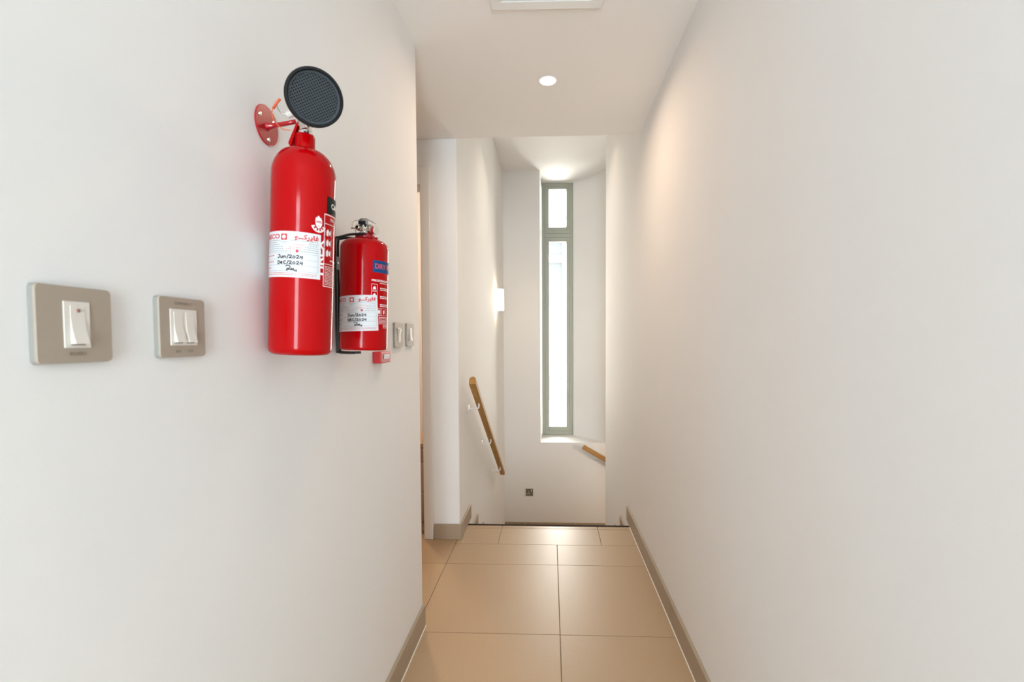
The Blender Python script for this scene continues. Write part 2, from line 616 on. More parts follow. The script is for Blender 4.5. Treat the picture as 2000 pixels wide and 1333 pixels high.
# glazed door closing the corridor behind the camera (the daylight the red enamel mirrors)
w2 = bpy.data.objects.new('window_2', None)
C.objects.link(w2)
w2.location = (0.10, YB - 0.06, 0)
w2['kind'] = 'structure'
obj('frame_stile', bx(-0.39, -0.35, -0.05, 0, 0, 2.28, bevel=0.002, seg=1), WFRAME, w2)
obj('frame_stile', bx(0.35, 0.39, -0.05, 0, 0, 2.28, bevel=0.002, seg=1), WFRAME, w2)
obj('frame_head', bx(-0.35, 0.35, -0.05, 0, 2.23, 2.28, bevel=0.002, seg=1), WFRAME, w2)
obj('frame_sill', bx(-0.35, 0.35, -0.05, 0, 0, 0.05, bevel=0.002, seg=1), WFRAME, w2)
obj('transom', bx(-0.35, 0.35, -0.05, 0, 1.90, 1.93, bevel=0.002, seg=1), WFRAME, w2)
obj('pane', bx(-0.35, 0.35, -0.030, -0.024, 0.05, 1.90), GLASS, w2)
obj('pane', bx(-0.35, 0.35, -0.030, -0.024, 1.93, 2.23), GLASS, w2)

# ------------------------------------------------------------------ outside the stair window
tag(struct('ground', bx(-25, 25, 6.6, 30, -4.3, -4.0), GROUND), kind='structure')
nb_ = thing('neighbour_building', 'overexposed white house front with pale blue glazing seen through the tall window', 'building', (0, 12, -4.0))
hb = bx(-9, 9, 0.12, 6, 0, 7.9)
bx(0.31, 9, 0, 0.12, 0, 7.9, hb)
bx(-2.2, 0.31, 0, 0.12, 7.66, 7.9, hb)
bx(-2.2, 0.31, 0, 0.12, 7.14, 7.33, hb)
bx(-2.2, 0.31, 0, 0.12, 0, 3.66, hb)
bx(-9, -2.2, 0, 0.12, 0, 7.9, hb)
obj('wall', hb, FACADE, nb_)
obj('window_pane', bx(-2.2, 0.31, 0.09, 0.13, 3.66, 7.14), FGLASS, nb_)
obj('window_pane', bx(-2.2, 0.31, 0.09, 0.13, 7.33, 7.66), FGLASS, nb_)
obj('ledge', bx(-2.4, 0.55, -0.12, 0.0, 3.42, 3.50), FACADE, nb_)
obj('parapet', bx(-9, 9, -0.06, 0.3, 7.9, 8.25), FACADE, nb_)

# ------------------------------------------------------------------ lamps
dl = thing('ceiling_downlight', 'small round lit downlight recessed in the corridor ceiling', 'light', (-0.007, 2.2165, HC))
obj('trim_ring', lathe([(0.0365, 0.002), (0.0365, -0.0015), (0.0385, -0.003), (0.042, -0.003), (0.0435, -0.001), (0.0435, 0.0)], 40, cap=False), TRIMW, dl, True, 40)
obj('lens', lathe([(0.0, -0.001), (0.0365, -0.001), (0.0365, 0.0)], 40, cap=False), DLAMP, dl)
l = area_light('downlight_beam', (-0.007, 2.2165, HC - 0.006), (0, 0, 0), 0.07, 0.07, 5.0, (1.0, 0.74, 0.54), 'DISK')
l.data.spread = math.radians(170)

fill_dl = thing('ceiling_downlight', 'added round fill light in the high stairwell ceiling, hidden behind the corridor ceiling', 'light', (0.0, 3.95, HS))  # unseen fill light, added to brighten the lower stair walls
obj('trim_ring', lathe([(0.0365, 0.002), (0.0365, -0.0015), (0.0385, -0.003), (0.042, -0.003), (0.0435, -0.001), (0.0435, 0.0)], 40, cap=False), TRIMW, fill_dl, True, 40)
obj('lens', lathe([(0.0, -0.001), (0.0365, -0.001), (0.0365, 0.0)], 40, cap=False), DLAMP, fill_dl)
l = area_light('stair_fill_beam', (0.0, 3.95, HS - 0.006), (0, 0, 0), 0.07, 0.07, 2.8, (1.0, 0.82, 0.62), 'DISK')  # beam of the added stairwell fill
l.data.spread = math.radians(105)

sc = thing('wall_sconce', 'glowing white block wall lamp on the left stairwell wall', 'light', (XC, 4.775, 1.50), (0, 0, PI / 2))
obj('back_plate', bx(-0.045, 0.045, -0.012, 0, 0.012, 0.198, bevel=0.002, seg=1), WPLA, sc)
obj('diffuser', bx(-0.052, 0.052, -0.082, -0.012, 0, 0.21, bevel=0.004), LAMPG, sc)
fill_sc = thing('wall_sconce', 'added white block fill light round the corner over the lower steps, hidden by the right wall', 'light', (1.75, YR, -0.10), (0, 0, PI))  # unseen fill light, added to lift the far wall from the right
obj('back_plate', bx(-0.045, 0.045, -0.012, 0, 0.012, 0.198, bevel=0.002, seg=1), WPLA, fill_sc)
obj('diffuser', bx(-0.052, 0.052, -0.082, -0.012, 0, 0.21, bevel=0.004), LAMPG, fill_sc)
area_light('sconce_fill_beam', (1.75, YR + 0.09, 0.0), (PI / 2, 0, 0), 0.1, 0.2, 8, (1.0, 0.86, 0.70))  # beam of the added fill round the corner
# the lamp of the side room beyond the doorway
sl = thing('room_ceiling_lamp', 'round ceiling lamp hidden in the side room behind the doorway', 'light', (-1.45, 3.9, HS))
obj('housing', lathe([(0.0, 0.0), (0.14, 0.0), (0.14, -0.03), (0.125, -0.035)], 32, cap=False), TRIMW, sl, True, 40)
obj('diffuser', lathe([(0.125, -0.032), (0.11, -0.06), (0.06, -0.075), (0, -0.08)], 32, cap=False), LAMPG, sl, True)
area_light('room_lamp', (-1.45, 3.9, HS - 0.12), (0, 0, 0), 0.25, 0.25, 22, (1.0, 0.74, 0.56), 'DISK')

# ceiling grille cut by the top edge of the picture
cv = thing('ceiling_vent', 'white square air vent on the ceiling, cut by the top edge of the photo', 'vent', (-0.006, 1.535, HC), (0, 0, math.radians(1.2)))
fr_ = bmesh.new()
o_, i_ = 0.195, 0.155
for a0, a1, b0, b1 in ((-o_, o_, i_, o_), (-o_, o_, -o_, -i_), (-o_, -i_, -i_, i_), (i_, o_, -i_, i_)):
    bx(a0, a1, b0, b1, -0.012, 0, fr_, bevel=0.003)
obj('frame', fr_, TRIMW, cv)
for k in range(9):
    y = -0.136 + k * 0.034
    q = bx(-i_, i_, -0.015, 0.015, -0.001, 0.001)
    bmesh.ops.transform(q, matrix=Matrix.Translation((0, y, -0.006)) @ Matrix.Rotation(math.radians(28), 4, 'X'), verts=q.verts[:])
    obj('louvre', q, TRIMW, cv)

# ------------------------------------------------------------------ switches and sockets
def engraved(s, size, x, z, parent, T=0.0092):
    obj('engraving', flat(text_tris(s, size, x, z), -T), ENGR, parent)


def rocker(w, z0, z1, top_out):
    """tilting rocker: side profile extruded across its width"""
    a, b_ = (0.0066, 0.0012) if top_out else (0.0012, 0.0066)
    mid = 0.0030
    prof = []
    for k in range(9):
        t = k / 8
        d_ = b_ + (a - b_) * t - 0.0022 * math.sin(PI * t)
        prof.append((-0.0092 - max(d_, 0.0006), z0 + (z1 - z0) * t))
    nb = bmesh.new()
    L = [nb.verts.new((-w / 2, -0.0085, z0))] + [nb.verts.new((-w / 2, y, z)) for y, z in prof] + [nb.verts.new((-w / 2, -0.0085, z1))]
    R = [nb.verts.new((w / 2, v.co.y, v.co.z)) for v in L]
    nb.faces.new(L)
    nb.faces.new(R[::-1])
    n = len(L)
    for i in range(n):
        j = (i + 1) % n
        nb.faces.new((L[i], R[i], R[j], L[j]))
    return nb


def plate_body(p, hw=0.0427, th=0.0085):
    sh = []
    r = 0.005
    for cx, cz, a0 in ((hw - r, hw - r, 0), (-hw + r, hw - r, 90), (-hw + r, -hw + r, 180), (hw - r, -hw + r, 270)):
        for k in range(5):
            a = math.radians(a0 + 22.5 * k)
            sh.append((cx + r * math.cos(a), cz + r * math.sin(a)))
    def ring(nb, sc_, y):
        return [nb.verts.new((x * sc_, y, z * sc_)) for x, z in sh]
    nb = bmesh.new()
    A, B = ring(nb, 1.0, 0), ring(nb, 1.0, -th + 0.0025)
    n = len(sh)
    nb.faces.new(A)
    for i in range(n):
        j = (i + 1) % n
        nb.faces.new((A[i], A[j], B[j], B[i]))
    nb.faces.new(B)
    obj('back_box_rim', nb, NEDGE, p)
    nb = bmesh.new()
    A, B = ring(nb, 1.0, -th + 0.0025), ring(nb, 0.988, -th)
    for i in range(n):
        j = (i + 1) % n
        nb.faces.new((A[i], A[j], B[j], B[i]))
    nb.faces.new(B)
    nb.faces.new(A)
    obj('face_plate', nb, NICK, p)


def switch(label, y, z, wi, rockers, neon=False, texts=(), grp='light switches along the left wall', rz=0.026):
    p = thing('wall_switch', label, 'switch', (XL, y, z), (0, 0, PI / 2), grp)
    plate_body(p)
    obj('insert', bx(-wi / 2, wi / 2, -0.0096, -0.008, -rz, rz, bevel=0.0006, seg=1), WPLA, p)
    for x, w, up_ in rockers:
        rk = obj('rocker', rocker(w, -rz + 0.0045, rz - 0.0045, up_), WPLA, p, True, 30)
        rk.location.x = x
        obj('slot', bx(-w / 2, w / 2, -0.0100, -0.0090, -rz + 0.0032, -rz + 0.0045), ENGR, rk)
    if neon:
        obj('neon', bx(-0.0012, 0.0016, -0.0118, -0.0095, 0.0140, 0.0180, bevel=0.0008), NEON, p)
    for s, sz, x, zz in texts:
        engraved(s, sz, x, zz, p)
    return p


switch('nickel switch plate with one white rocker and red neon, nearest the camera', 0.5128, 1.222, 0.030, ((0.0, 0.016, False),), True, (('BOARD', 0.0056, 0.0, -0.0325),))
switch('nickel switch plate with two white rockers beside the large extinguisher', 0.6688, 1.223, 0.050, ((-0.0115, 0.015, False), (0.0105, 0.015, False)), False,
       (('COMMON LT', 0.0056, 0.0, 0.034), ('W.F', 0.0056, -0.0115, -0.0345), ('TOI', 0.0056, 0.0115, -0.0345)))
switch('small nickel one-rocker switch right beside the small extinguisher', 1.6555, 1.2215, 0.026, ((0.0, 0.015, True),))
switch('small nickel one-rocker switch nearest the end of the left wall', 1.7925, 1.2235, 0.026, ((0.0, 0.015, False),))

# socket on the far stair wall
so = thing('wall_socket', 'small dark bronze power socket low on the far stair wall', 'socket', (-0.252, YF, -0.6197))
obj('plate', bx(-0.043, 0.043, -0.008, 0, -0.043, 0.043, bevel=0.002), BRONZE, so)
obj('switch_rocker', bx(0.018, 0.028, -0.012, -0.008, 0.008, 0.032, bevel=0.001), WPLA, so)
obj('socket_insert', bx(-0.026, 0.010, -0.0095, -0.008, -0.026, 0.016, bevel=0.001), BRONZE, so)
obj('pin_hole', bx(-0.012, -0.004, -0.0100, -0.009, 0.001, 0.012), WPLA, so)
obj('pin_hole', bx(-0.027, -0.011, -0.0100, -0.009, -0.020, -0.012), WPLA, so)
obj('pin_hole', bx(-0.006, 0.008, -0.0100, -0.009, -0.020, -0.012), WPLA, so)

# red alarm box half hidden under the small extinguisher
cp = thing('alarm_box', 'small red plastic box with white label just below the small extinguisher', 'alarm box', (XL, 1.464, 1.133), (0, 0, PI / 2))
obj('case', bx(-0.044, 0.044, -0.0275, 0, 0.0, 0.036, bevel=0.0035), REDP, cp)
obj('front_label', bx(-0.020, 0.026, -0.0290, -0.0272, 0.013, 0.026, bevel=0.0008, seg=1), LABEL, cp)
obj('lettering', flat(quad_tris(-0.010, 0.018, 0.0185, 0.0205), -0.0292), INKG, cp)
obj('pictogram', flat(quad_tris(-0.016, -0.006, 0.004, 0.010) + quad_tris(-0.003, 0.008, 0.003, 0.011) + quad_tris(0.012, 0.020, 0.004, 0.010), -0.0278), DRED, cp)

# ------------------------------------------------------------------ handrails
def d_section(w, h_, n=10):
    """rounded top, flat bottom"""
    P = [(-w / 2, -h_ * 0.5), (w / 2, -h_ * 0.5)]
    for k in range(n + 1):
        a = PI * k / n
        P.append((w / 2 * math.cos(a), h_ * 0.05 + h_ * 0.45 * math.sin(a)))
    return P


def rail(name, label, p0, p1, wall_dir, br_ts, wall_gap):
    p0, p1 = Vector(p0), Vector(p1)
    d_ = p1 - p0
    L = d_.length
    t = thing(name, label, 'handrail', p0)
    d_.normalize()
    side = d_.cross(Vector((0, 0, 1))).normalized()
    upv = side.cross(d_)
    rotm = Matrix((side, d_, upv)).transposed()
    sec = d_section(0.042, 0.050)
    nb = bmesh.new()
    A = [nb.verts.new((x, 0, z)) for x, z in sec]
    B = [nb.verts.new((x, L, z)) for x, z in sec]
    nb.faces.new(A)
    nb.faces.new(B)
    n = len(sec)
    for i in range(n):
        j = (i + 1) % n
        nb.faces.new((A[i], A[j], B[j], B[i]))
    o = obj('rail', nb, WOOD, t, True, 40)
    o.rotation_euler = rotm.to_euler()
    wd = Vector(wall_dir)
    for s in br_ts:
        b0 = d_ * s - upv * 0.025
        e = [b0, b0 + Vector((0, 0, -0.022)), b0 + Vector((0, 0, -0.036)) + wd * 0.012, b0 + Vector((0, 0, -0.038)) + wd * wall_gap]
        pts = smooth_path(e, 6)
        arm = obj('bracket', tube(pts, 0.0055, 10), BRKW, t, True)
        rose = lathe([(0.0, 0.008), (0.018, 0.008), (0.026, 0.005), (0.028, 0.0)], 28, None, along(e[-1], -wd))
        ro = obj('rose', rose, BRKW, arm, True, 50)
        tn = wd.cross(Vector((0, 0, 1))).normalized()
        for sgn in (-1, 1):
            q = e[-1] - wd * 0.0075 + tn * 0.017 * sgn * 0.7 + Vector((0, 0, 0.012 * sgn))
            obj('screw', cyl(q, -wd, 0.0035, 0.0015, 10), STEEL, arm)
    return t


rail('handrail', 'wooden handrail on white brackets descending the left stairwell wall', (XC + 0.070, 2.905, 0.955), (XC + 0.070, 4.70, -0.125), (-1, 0, 0), (0.30, 1.02, 1.82), 0.070)
rail('handrail', 'short length of wooden handrail below the stair window', (0.385, YF - 0.065, -0.055), (1.60, YF - 0.065, -0.745), (0, 1, 0), (0.19, 1.2), 0.065)

# low cabinet glimpsed through the doorway
cb = thing('cabinet', 'low brown wooden cabinet glimpsed through the doorway', 'cabinet', (-1.11, 3.07, 0))
obj('body', bx(-0.29, 0.29, 0, 0.40, 0.0, 0.50, bevel=0.004), CABW, cb)
obj('top', bx(-0.30, 0.30, -0.012, 0.41, 0.50, 0.525, bevel=0.003), CABD, cb)
for z0, z1, m in ((0.41, 0.495, CABD), (0.21, 0.405, CABW), (0.02, 0.205, CABW)):
    dr = obj('drawer', bx(-0.284, 0.284, -0.014, 0, z0, z1, bevel=0.002), m, cb)
    obj('knob', lathe([(0.006, 0), (0.006, 0.012), (0.012, 0.016), (0.010, 0.022), (0, 0.024)], 16, None, along((0, -0.014, (z0 + z1) / 2), (0, -1, 0))), STEEL, dr, True, 40)

# ------------------------------------------------------------------ service label shared by both extinguishers
def word_lines(rng, x0, x1, z, h_, mean=0.004):
    T = []
    x = x0
    while x < x1 - 0.001:
        w = min(rng.uniform(0.4, 1.5) * mean, x1 - x)
        T += quad_tris(x, x + w, z - h_ / 2, z + h_ / 2)
        x += w + 0.0011
    return T


def hand(word, x, z, s):
    """handwriting as pen strokes on a 1 x 1 body"""
    G = {
        'J': [[(0.05, 0.95), (0.55, 0.95), (0.45, 0.6), (0.4, 0.15), (0.2, 0.0), (0.0, 0.2)]],
        'u': [[(0.05, 0.6), (0.05, 0.2), (0.2, 0.02), (0.4, 0.2), (0.45, 0.6), (0.48, 0.0)]],
        'n': [[(0.02, 0.55), (0.05, 0.0), (0.1, 0.4), (0.3, 0.58), (0.42, 0.35), (0.48, 0.0)]],
        '/': [[(0.0, -0.15), (0.35, 1.1)]],
        '2': [[(0.02, 0.75), (0.25, 0.95), (0.48, 0.72), (0.2, 0.25), (0.0, 0.02), (0.3, 0.06), (0.58, 0.0)]],
        '0': [[(0.28, 0.75), (0.05, 0.45), (0.15, 0.05), (0.4, 0.1), (0.48, 0.5), (0.28, 0.75)]],
        '4': [[(0.2, 0.85), (0.03, 0.35), (0.5, 0.4)], [(0.45, 0.8), (0.38, -0.15)]],
        'D': [[(0.1, 0.9), (0.08, 0.0), (0.4, 0.05), (0.58, 0.45), (0.4, 0.85), (0.02, 0.92)]],
        'e': [[(0.05, 0.4), (0.4, 0.45), (0.3, 0.7), (0.08, 0.5), (0.1, 0.1), (0.45, 0.08)]],
        'E': [[(0.48, 0.85), (0.1, 0.8), (0.08, 0.42), (0.4, 0.48)], [(0.08, 0.42), (0.08, 0.02), (0.5, 0.05)]],
        'C': [[(0.5, 0.8), (0.2, 0.9), (0.04, 0.45), (0.2, 0.02), (0.52, 0.12)]],
        '~': [[(0.0, 0.85), (0.5, 1.05), (0.95, 0.75), (0.6, 0.2), (0.2, 0.0), (0.45, 0.45), (1.0, 0.1), (1.2, 0.45), (1.35, 0.05), (1.6, 0.45), (1.75, 0.0), (2.2, 0.15), (2.1, -0.25)]],
    }
    T = []
    for ch in word:
        for stc in G[ch]:
            pts = smooth_path([(px, py, 0) for px, py in stc], 5)
            T += stroke_tris([(x + p.x * s, z + p.y * s * (1.0 if ch == '~' else 0.68)) for p in pts], s * 0.19)
        x += s * (0.48 if ch == '/' else 0.72)
    return T


def service_label(parent, R, s0, s1, z0, z1, ang, months, seed, scale, fb, fl, fh):
    """white service sticker: printed heads, ruled rows and handwriting"""
    rng = random.Random(seed)
    cx, cz = (s0 + s1) / 2, (z0 + z1) / 2
    w, h_ = s1 - s0, z1 - z0
    rt_ = lambda T: rot_tris(T, ang, cx, cz)
    lab = obj('service_label', wrap(rt_(quad_tris(s0, s1, z0, z1)), R, 0.00025), LABEL, parent, True)
    X = lambda f: s0 + w * f
    Z = lambda f: z1 - h_ * f
    k = scale
    red = text_tris('FIRECO', 0.0112 * k, X(fb), Z(0.12), 'RIGHT', 1.30, bold=0.00035 * k)
    red += text_tris('\uFEEE\u0640\u0640\uFEDB\uFEAE\uFEF3\uFE8E\uFED3', 0.0115 * k, X(0.97), Z(0.11), 'RIGHT', 1.25, bold=0.00045 * k)
    # logo: red square ring round a white disc with a red flame-like centre
    lx, lz, q = X(fl), Z(0.125), 0.0056 * k
    red += quad_tris(lx - q, lx + q, lz - q, lz + q)
    red += word_lines(rng, X(0.66), X(0.80), Z(0.285), 0.0009 * k)
    red += word_lines(rng, X(0.60), X(0.76), Z(0.345), 0.0009 * k)
    red += word_lines(rng, X(0.56), X(0.74), Z(0.385), 0.0008 * k)
    c_ = [(X(0.70) + 0.0026 * k * math.cos(2 * PI * i / 14), Z(0.425) + 0.0026 * k * math.sin(2 * PI * i / 14)) for i in range(14)]
    red += poly_tris(c_)
    for f in (0.535, 0.665, 0.795):
        red += word_lines(rng, X(fb - 0.30), X(fb - (0.10 if f < 0.7 else 0.17)), Z(f), 0.0014 * k, 0.006)
    red += word_lines(rng, X(0.05), X(0.96), Z(0.91), 0.0008 * k)
    red += word_lines(rng, X(0.05), X(0.96), Z(0.945), 0.0008 * k)
    obj('red_print', wrap(rt_(red), R, 0.00042), INKR, lab)['kind'] = 'stuff'
    disc = [(lx + 0.0036 * k * math.cos(2 * PI * i / 18), lz + 0.0036 * k * math.sin(2 * PI * i / 18)) for i in range(18)]
    obj('logo_disc', wrap(rt_(poly_tris(disc)), R, 0.0005), LABEL, lab)
    g = []
    for f, e in ((0.205, 0.0), (0.25, -0.03), (0.295, 0.01), (0.34, 0.06), (0.385, 0.06), (0.435, 0.17)):
        g += word_lines(rng, X(0.04), X(fb + e), Z(f), 0.0010 * k)
    g += word_lines(rng, X(fl - 0.06), X(fl + 0.07), Z(0.225), 0.0008 * k)
    g += word_lines(rng, X(fl - 0.04), X(fl + 0.04), Z(0.255), 0.0006 * k)
    for f, b0 in ((0.195, 0.62), (0.24, 0.84), (0.285, 0.83), (0.33, 0.79), (0.375, 0.78), (0.425, 0.74)):
        g += word_lines(rng, X(b0), X(0.965), Z(f), 0.0010 * k)
    for f in (0.475, 0.605, 0.735, 0.865):
        g += quad_tris(X(0.03), X(0.965), Z(f) - 0.0002 * k, Z(f) + 0.0002 * k)
    g += quad_tris(X(0.963), X(0.966), Z(0.865), Z(0.475))
    obj('grey_print', wrap(rt_(g), R, 0.00042), INKG, lab)['kind'] = 'stuff'
    ink = []
    hs = 0.0084 * k
    for i, mth in enumerate(months):
        ink += hand(mth, X(fh if i < 2 else fh + 0.12), Z((0.582, 0.712, 0.850)[i]), hs)
    obj('handwriting', wrap(rt_(ink), R, 0.0005), INK, lab)['kind'] = 'stuff'
    return lab


# ------------------------------------------------------------------ large extinguisher
RB = 0.0561
tiltx = math.atan(0.0455)
B0 = Vector((-0.4803, 0.8958, 1.1766))
be = thing('fire_extinguisher', 'large red extinguisher with black perforated horn hanging on the wall', 'extinguisher', B0, (0, tiltx, 0))
be.rotation_euler = (math.atan(0.0019), tiltx, 0)
prof = [(0, 0.004), (0.030, 0.004), (0.044, 0.0), (0.050, 0.0015), (0.0545, 0.006), (RB, 0.013), (RB, 0.335)]
for k in range(1, 13):
    a = PI / 2 * k / 12
    r = 0.0178 + (RB - 0.0178) * math.cos(a)
    prof.append((r, 0.335 + 0.052 * math.sin(a) ** 1.0))
prof += [(0.0176, 0.389), (0.0174, 0.4125), (0.0165, 0.4145), (0.0, 0.4145)]
obj('cylinder', lathe(prof, 96, cap=False), RED, be, True, 40)
A = lambda deg: math.radians(deg) * RB
service_label(be, RB, A(-78), A(60), 0.1415, 0.2235, 0.0, ('Jun/2024', 'DeC/2024', '~'), 3, 1.0, 0.47, 0.53, 0.44)
obj('brand_lettering', wrap(text_tris('FIREX', 0.0205, A(60.0), 0.182, 'CENTER', 1.25, PI / 2, bold=0.0006), RB, 0.00012, 0.003), PWHITE, be)
pn = obj('type_band', wrap(quad_tris(A(72), A(150), 0.2665, 0.298), RB, 0.0002), PDARK, be, True)
obj('lettering', wrap(text_tris('CARBON DIOXIDE', 0.0135, A(84), 0.282, 'LEFT', 1.0, bold=0.0004), RB, 0.0004, 0.002), PWHITE, pn)
# instruction panel outline, pictograms and small print
rng = random.Random(5)
pa = quad_tris(A(66.5), A(67.8), 0.131, 0.2645) + quad_tris(A(66.5), A(140), 0.2632, 0.2650) + quad_tris(A(66.5), A(140), 0.1300, 0.1315)
pa += quad_tris(A(66.5), A(140), 0.2465, 0.2475) + quad_tris(A(66.5), A(140), 0.172, 0.1730)
pan = obj('instruction_panel', wrap(pa, RB, 0.0002), PWHITE, be)
pt = text_tris('FIRE EXTINGUISHER', 0.008, A(82), 0.256, 'LEFT', 1.0)
for k, zc in enumerate((0.232, 0.213, 0.194)):
    u = A(78)
    pt += quad_tris(u - 0.009, u - 0.0085, zc - 0.008, zc + 0.008) + quad_tris(u + 0.0085, u + 0.009, zc - 0.008, zc + 0.008)
    pt += poly_tris([(u - 0.005, zc - 0.007), (u - 0.001, zc - 0.007), (u + 0.001, zc + 0.002), (u - 0.002, zc + 0.006), (u - 0.006, zc + 0.001)])
    pt += poly_tris([(u + 0.001, zc - 0.004), (u + 0.006, zc - 0.006), (u + 0.007, zc + 0.004), (u + 0.003, zc + 0.003)])
pt += word_lines(rng, A(84), A(130), 0.180, 0.0022, 0.007)
for k in range(13):
    pt += word_lines(rng, A(70), A(135), 0.168 - 0.0028 * k, 0.0010)
obj('pictograms', wrap(pt, RB, 0.0002, 0.003), PWHITE, pan)
# round crest: pointed top, banner across, dots and a ribbon below
ux, uz = A(55.3), 0.2435
cr_ = [(-0.0062, -0.001), (-0.0066, 0.006), (-0.0052, 0.0115), (-0.0042, 0.0095), (-0.0026, 0.0125), (-0.0008, 0.0145), (0.0012, 0.0125), (0.0022, 0.0100), (0.0040, 0.0115), (0.0062, 0.006), (0.0064, -0.001), (0.004, -0.0065), (0.0, -0.0095), (-0.004, -0.0065)]
T = poly_tris([(0, 0.002)] + cr_ + [cr_[0]])
for k in range(5):
    a = math.radians(205 + 32.5 * k)
    c0 = (0.0098 * math.cos(a), -0.001 + 0.0108 * math.sin(a))
    T += poly_tris([(c0[0] + 0.0017 * math.cos(2 * PI * i / 8), c0[1] + 0.0017 * math.sin(2 * PI * i / 8)) for i in range(8)])
arc = [(0.0128 * math.cos(math.radians(x)), -0.001 + 0.0140 * math.sin(math.radians(x))) for x in range(200, 341, 14)]
T += stroke_tris(arc, 0.0026)
cre = obj('crest', wrap([tuple((x + ux, z + uz) for x, z in t) for t in T], RB, 0.0002, 0.003), PWHITE, be)
T2 = quad_tris(ux - 0.0058, ux + 0.0058, uz + 0.0012, uz + 0.0022) + quad_tris(ux - 0.0045, ux + 0.0045, uz + 0.0030, uz + 0.0046) + stroke_tris([(ux - 0.001, uz - 0.003), (ux + 0.001, uz - 0.0055)], 0.001)
obj('crest_print', wrap(T2, RB, 0.0004, 0.003), PRED, cre)

# valve, hanging eye and horn (local coordinates of the extinguisher)
inv = (Matrix.Translation(B0) @ be.rotation_euler.to_matrix().to_4x4()).inverted()
loc = lambda x, y, z: inv @ Vector((x, y, z))
vb = lathe([(0.0, 0.412), (0.0135, 0.412), (0.0135, 0.420), (0.0118, 0.422), (0.0118, 0.428), (0.0140, 0.430), (0.0140, 0.438), (0.0105, 0.441), (0.0105, 0.458), (0, 0.460)], 28, cap=False)
obj('valve', vb, CHROME, be, True, 40)
# red carrying strap beside the valve
q = bmesh.new()
P = [loc(-0.4865, 0.893, 1.567), loc(-0.4905, 0.893, 1.575), loc(-0.4740, 0.893, 1.612), loc(-0.4705, 0.893, 1.609)]
F = [q.verts.new(p + Vector((0, -0.006, 0))) for p in P]
G_ = [q.verts.new(p + Vector((0, 0.006, 0))) for p in P]
q.faces.new(F)
q.faces.new(G_[::-1])
for i in range(4):
    q.faces.new((F[i], F[(i + 1) % 4], G_[(i + 1) % 4], G_[i]))
obj('hanging_lug', q, RED, be)
# bright side screw of the valve
obj('side_screw', cyl(loc(-0.4600, 0.885, 1.602), (0.89, -0.44, 0.05), 0.0062, 0.016, 18, bev=0.001), CHROME, be, True, 40)
# horn
HCt = Vector((-0.4210, 0.851, 1.6378))
vd = (Vector((0, 0, H0)) - HCt).normalized()
sr_ = (-vd).cross(Vector((0, 0, 1))).normalized()
su = sr_.cross(-vd).normalized()
hn = (vd + sr_ * 0.10 + su * 0.13).normalized()
HR = 0.0485
u1 = hn.cross(Vector((0, 0, 1))).normalized()
u2 = hn.cross(u1).normalized()
hm = inv @ Matrix(((u1.x, u2.x, hn.x, HCt.x), (u1.y, u2.y, hn.y, HCt.y), (u1.z, u2.z, hn.z, HCt.z), (0, 0, 0, 1)))
horn = lathe([(0.0432, -0.004), (0.0432, 0.0075), (0.0442, 0.0090), (0.0466, 0.0088), (HR, 0.0070), (HR, -0.004), (0.0455, -0.010), (0.026, -0.030), (0.014, -0.040), (0.0, -0.041)], 72, None, hm, cap=False)
ho = obj('horn', horn, BLACK, be, True, 35)
gr = bmesh.new()
cell = 0.0043
N = 11
ga = math.radians(33)
cg, sg = math.cos(ga), math.sin(ga)
for i in range(-N, N + 1):
    for j in range(-N, N + 1):
        x0, y0 = i * cell, j * cell
        if math.hypot(x0, y0) > 0.0405:
            continue
        O, I = [], []
        for k in range(8):
            a = PI / 4 * k
            ox, oy = max(-1, min(1, round(math.cos(a) * 1.5))), max(-1, min(1, round(math.sin(a) * 1.5)))
            for arr, px, py in ((O, x0 + ox * cell / 2, y0 + oy * cell / 2), (I, x0 + 0.0016 * math.cos(a), y0 + 0.0016 * math.sin(a))):
                arr.append(gr.verts.new((px * cg - py * sg, px * sg + py * cg, 0.0022)))
        for k in range(8):
            gr.faces.new((O[k], O[(k + 1) % 8], I[(k + 1) % 8], I[k]))
bmesh.ops.remove_doubles(gr, verts=gr.verts[:], dist=1e-5)
bmesh.ops.transform(gr, matrix=hm, verts=gr.verts[:])
go = obj('perforated_disc', gr, GRILLE, ho)
go['label'] = 'dark grey perforated disc with rows of round holes'
obj('disc_rim', lathe([(0.0395, 0.0021), (0.0415, 0.0026), (0.0434, 0.0034), (0.0434, 0.0)], 64, None, hm, cap=False), GRILLE, ho)
obj('horn_cavity', lathe([(0, -0.0035), (0.0434, -0.0035)], 48, None, hm, cap=False), VOID, ho)
# chrome swivel elbow from the valve to the horn
e0 = Vector((0.0, 0.0, 0.452))
e3 = hm @ Vector((0, 0, -0.036))
obj('horn_elbow', tube(smooth_path([e0, e0 * 0.6 + e3 * 0.4 + Vector((0, 0, 0.003)), e3], 8), 0.0085, 16), CHROME, be, True)
# pin and orange seal loop
s1 = [loc(-0.4885, 0.893, 1.611), loc(-0.4985, 0.888, 1.6125), loc(-0.5145, 0.884, 1.629), loc(-0.5145, 0.882, 1.648), loc(-0.5075, 0.882, 1.659), loc(-0.4985, 0.884, 1.669)]
s1 = [loc(-0.4865, 0.8885, 1.5985), loc(-0.5000, 0.886, 1.6005), loc(-0.5130, 0.884, 1.613), loc(-0.5185, 0.884, 1.628), loc(-0.5150, 0.884, 1.640), loc(-0.5075, 0.885, 1.649), loc(-0.5030, 0.886, 1.653)]
sl_ = obj('seal_loop', tube(smooth_path(s1, 6), 0.0009, 8), ORANGE, be, True)
obj('seal_tag', tube([s1[-3] + Vector((0, -0.001, -0.003)), s1[-2] + Vector((0, -0.001, 0)), s1[-1] + Vector((0.0005, -0.001, 0.002))], 0.0024, 8), ORANGE, sl_, True)
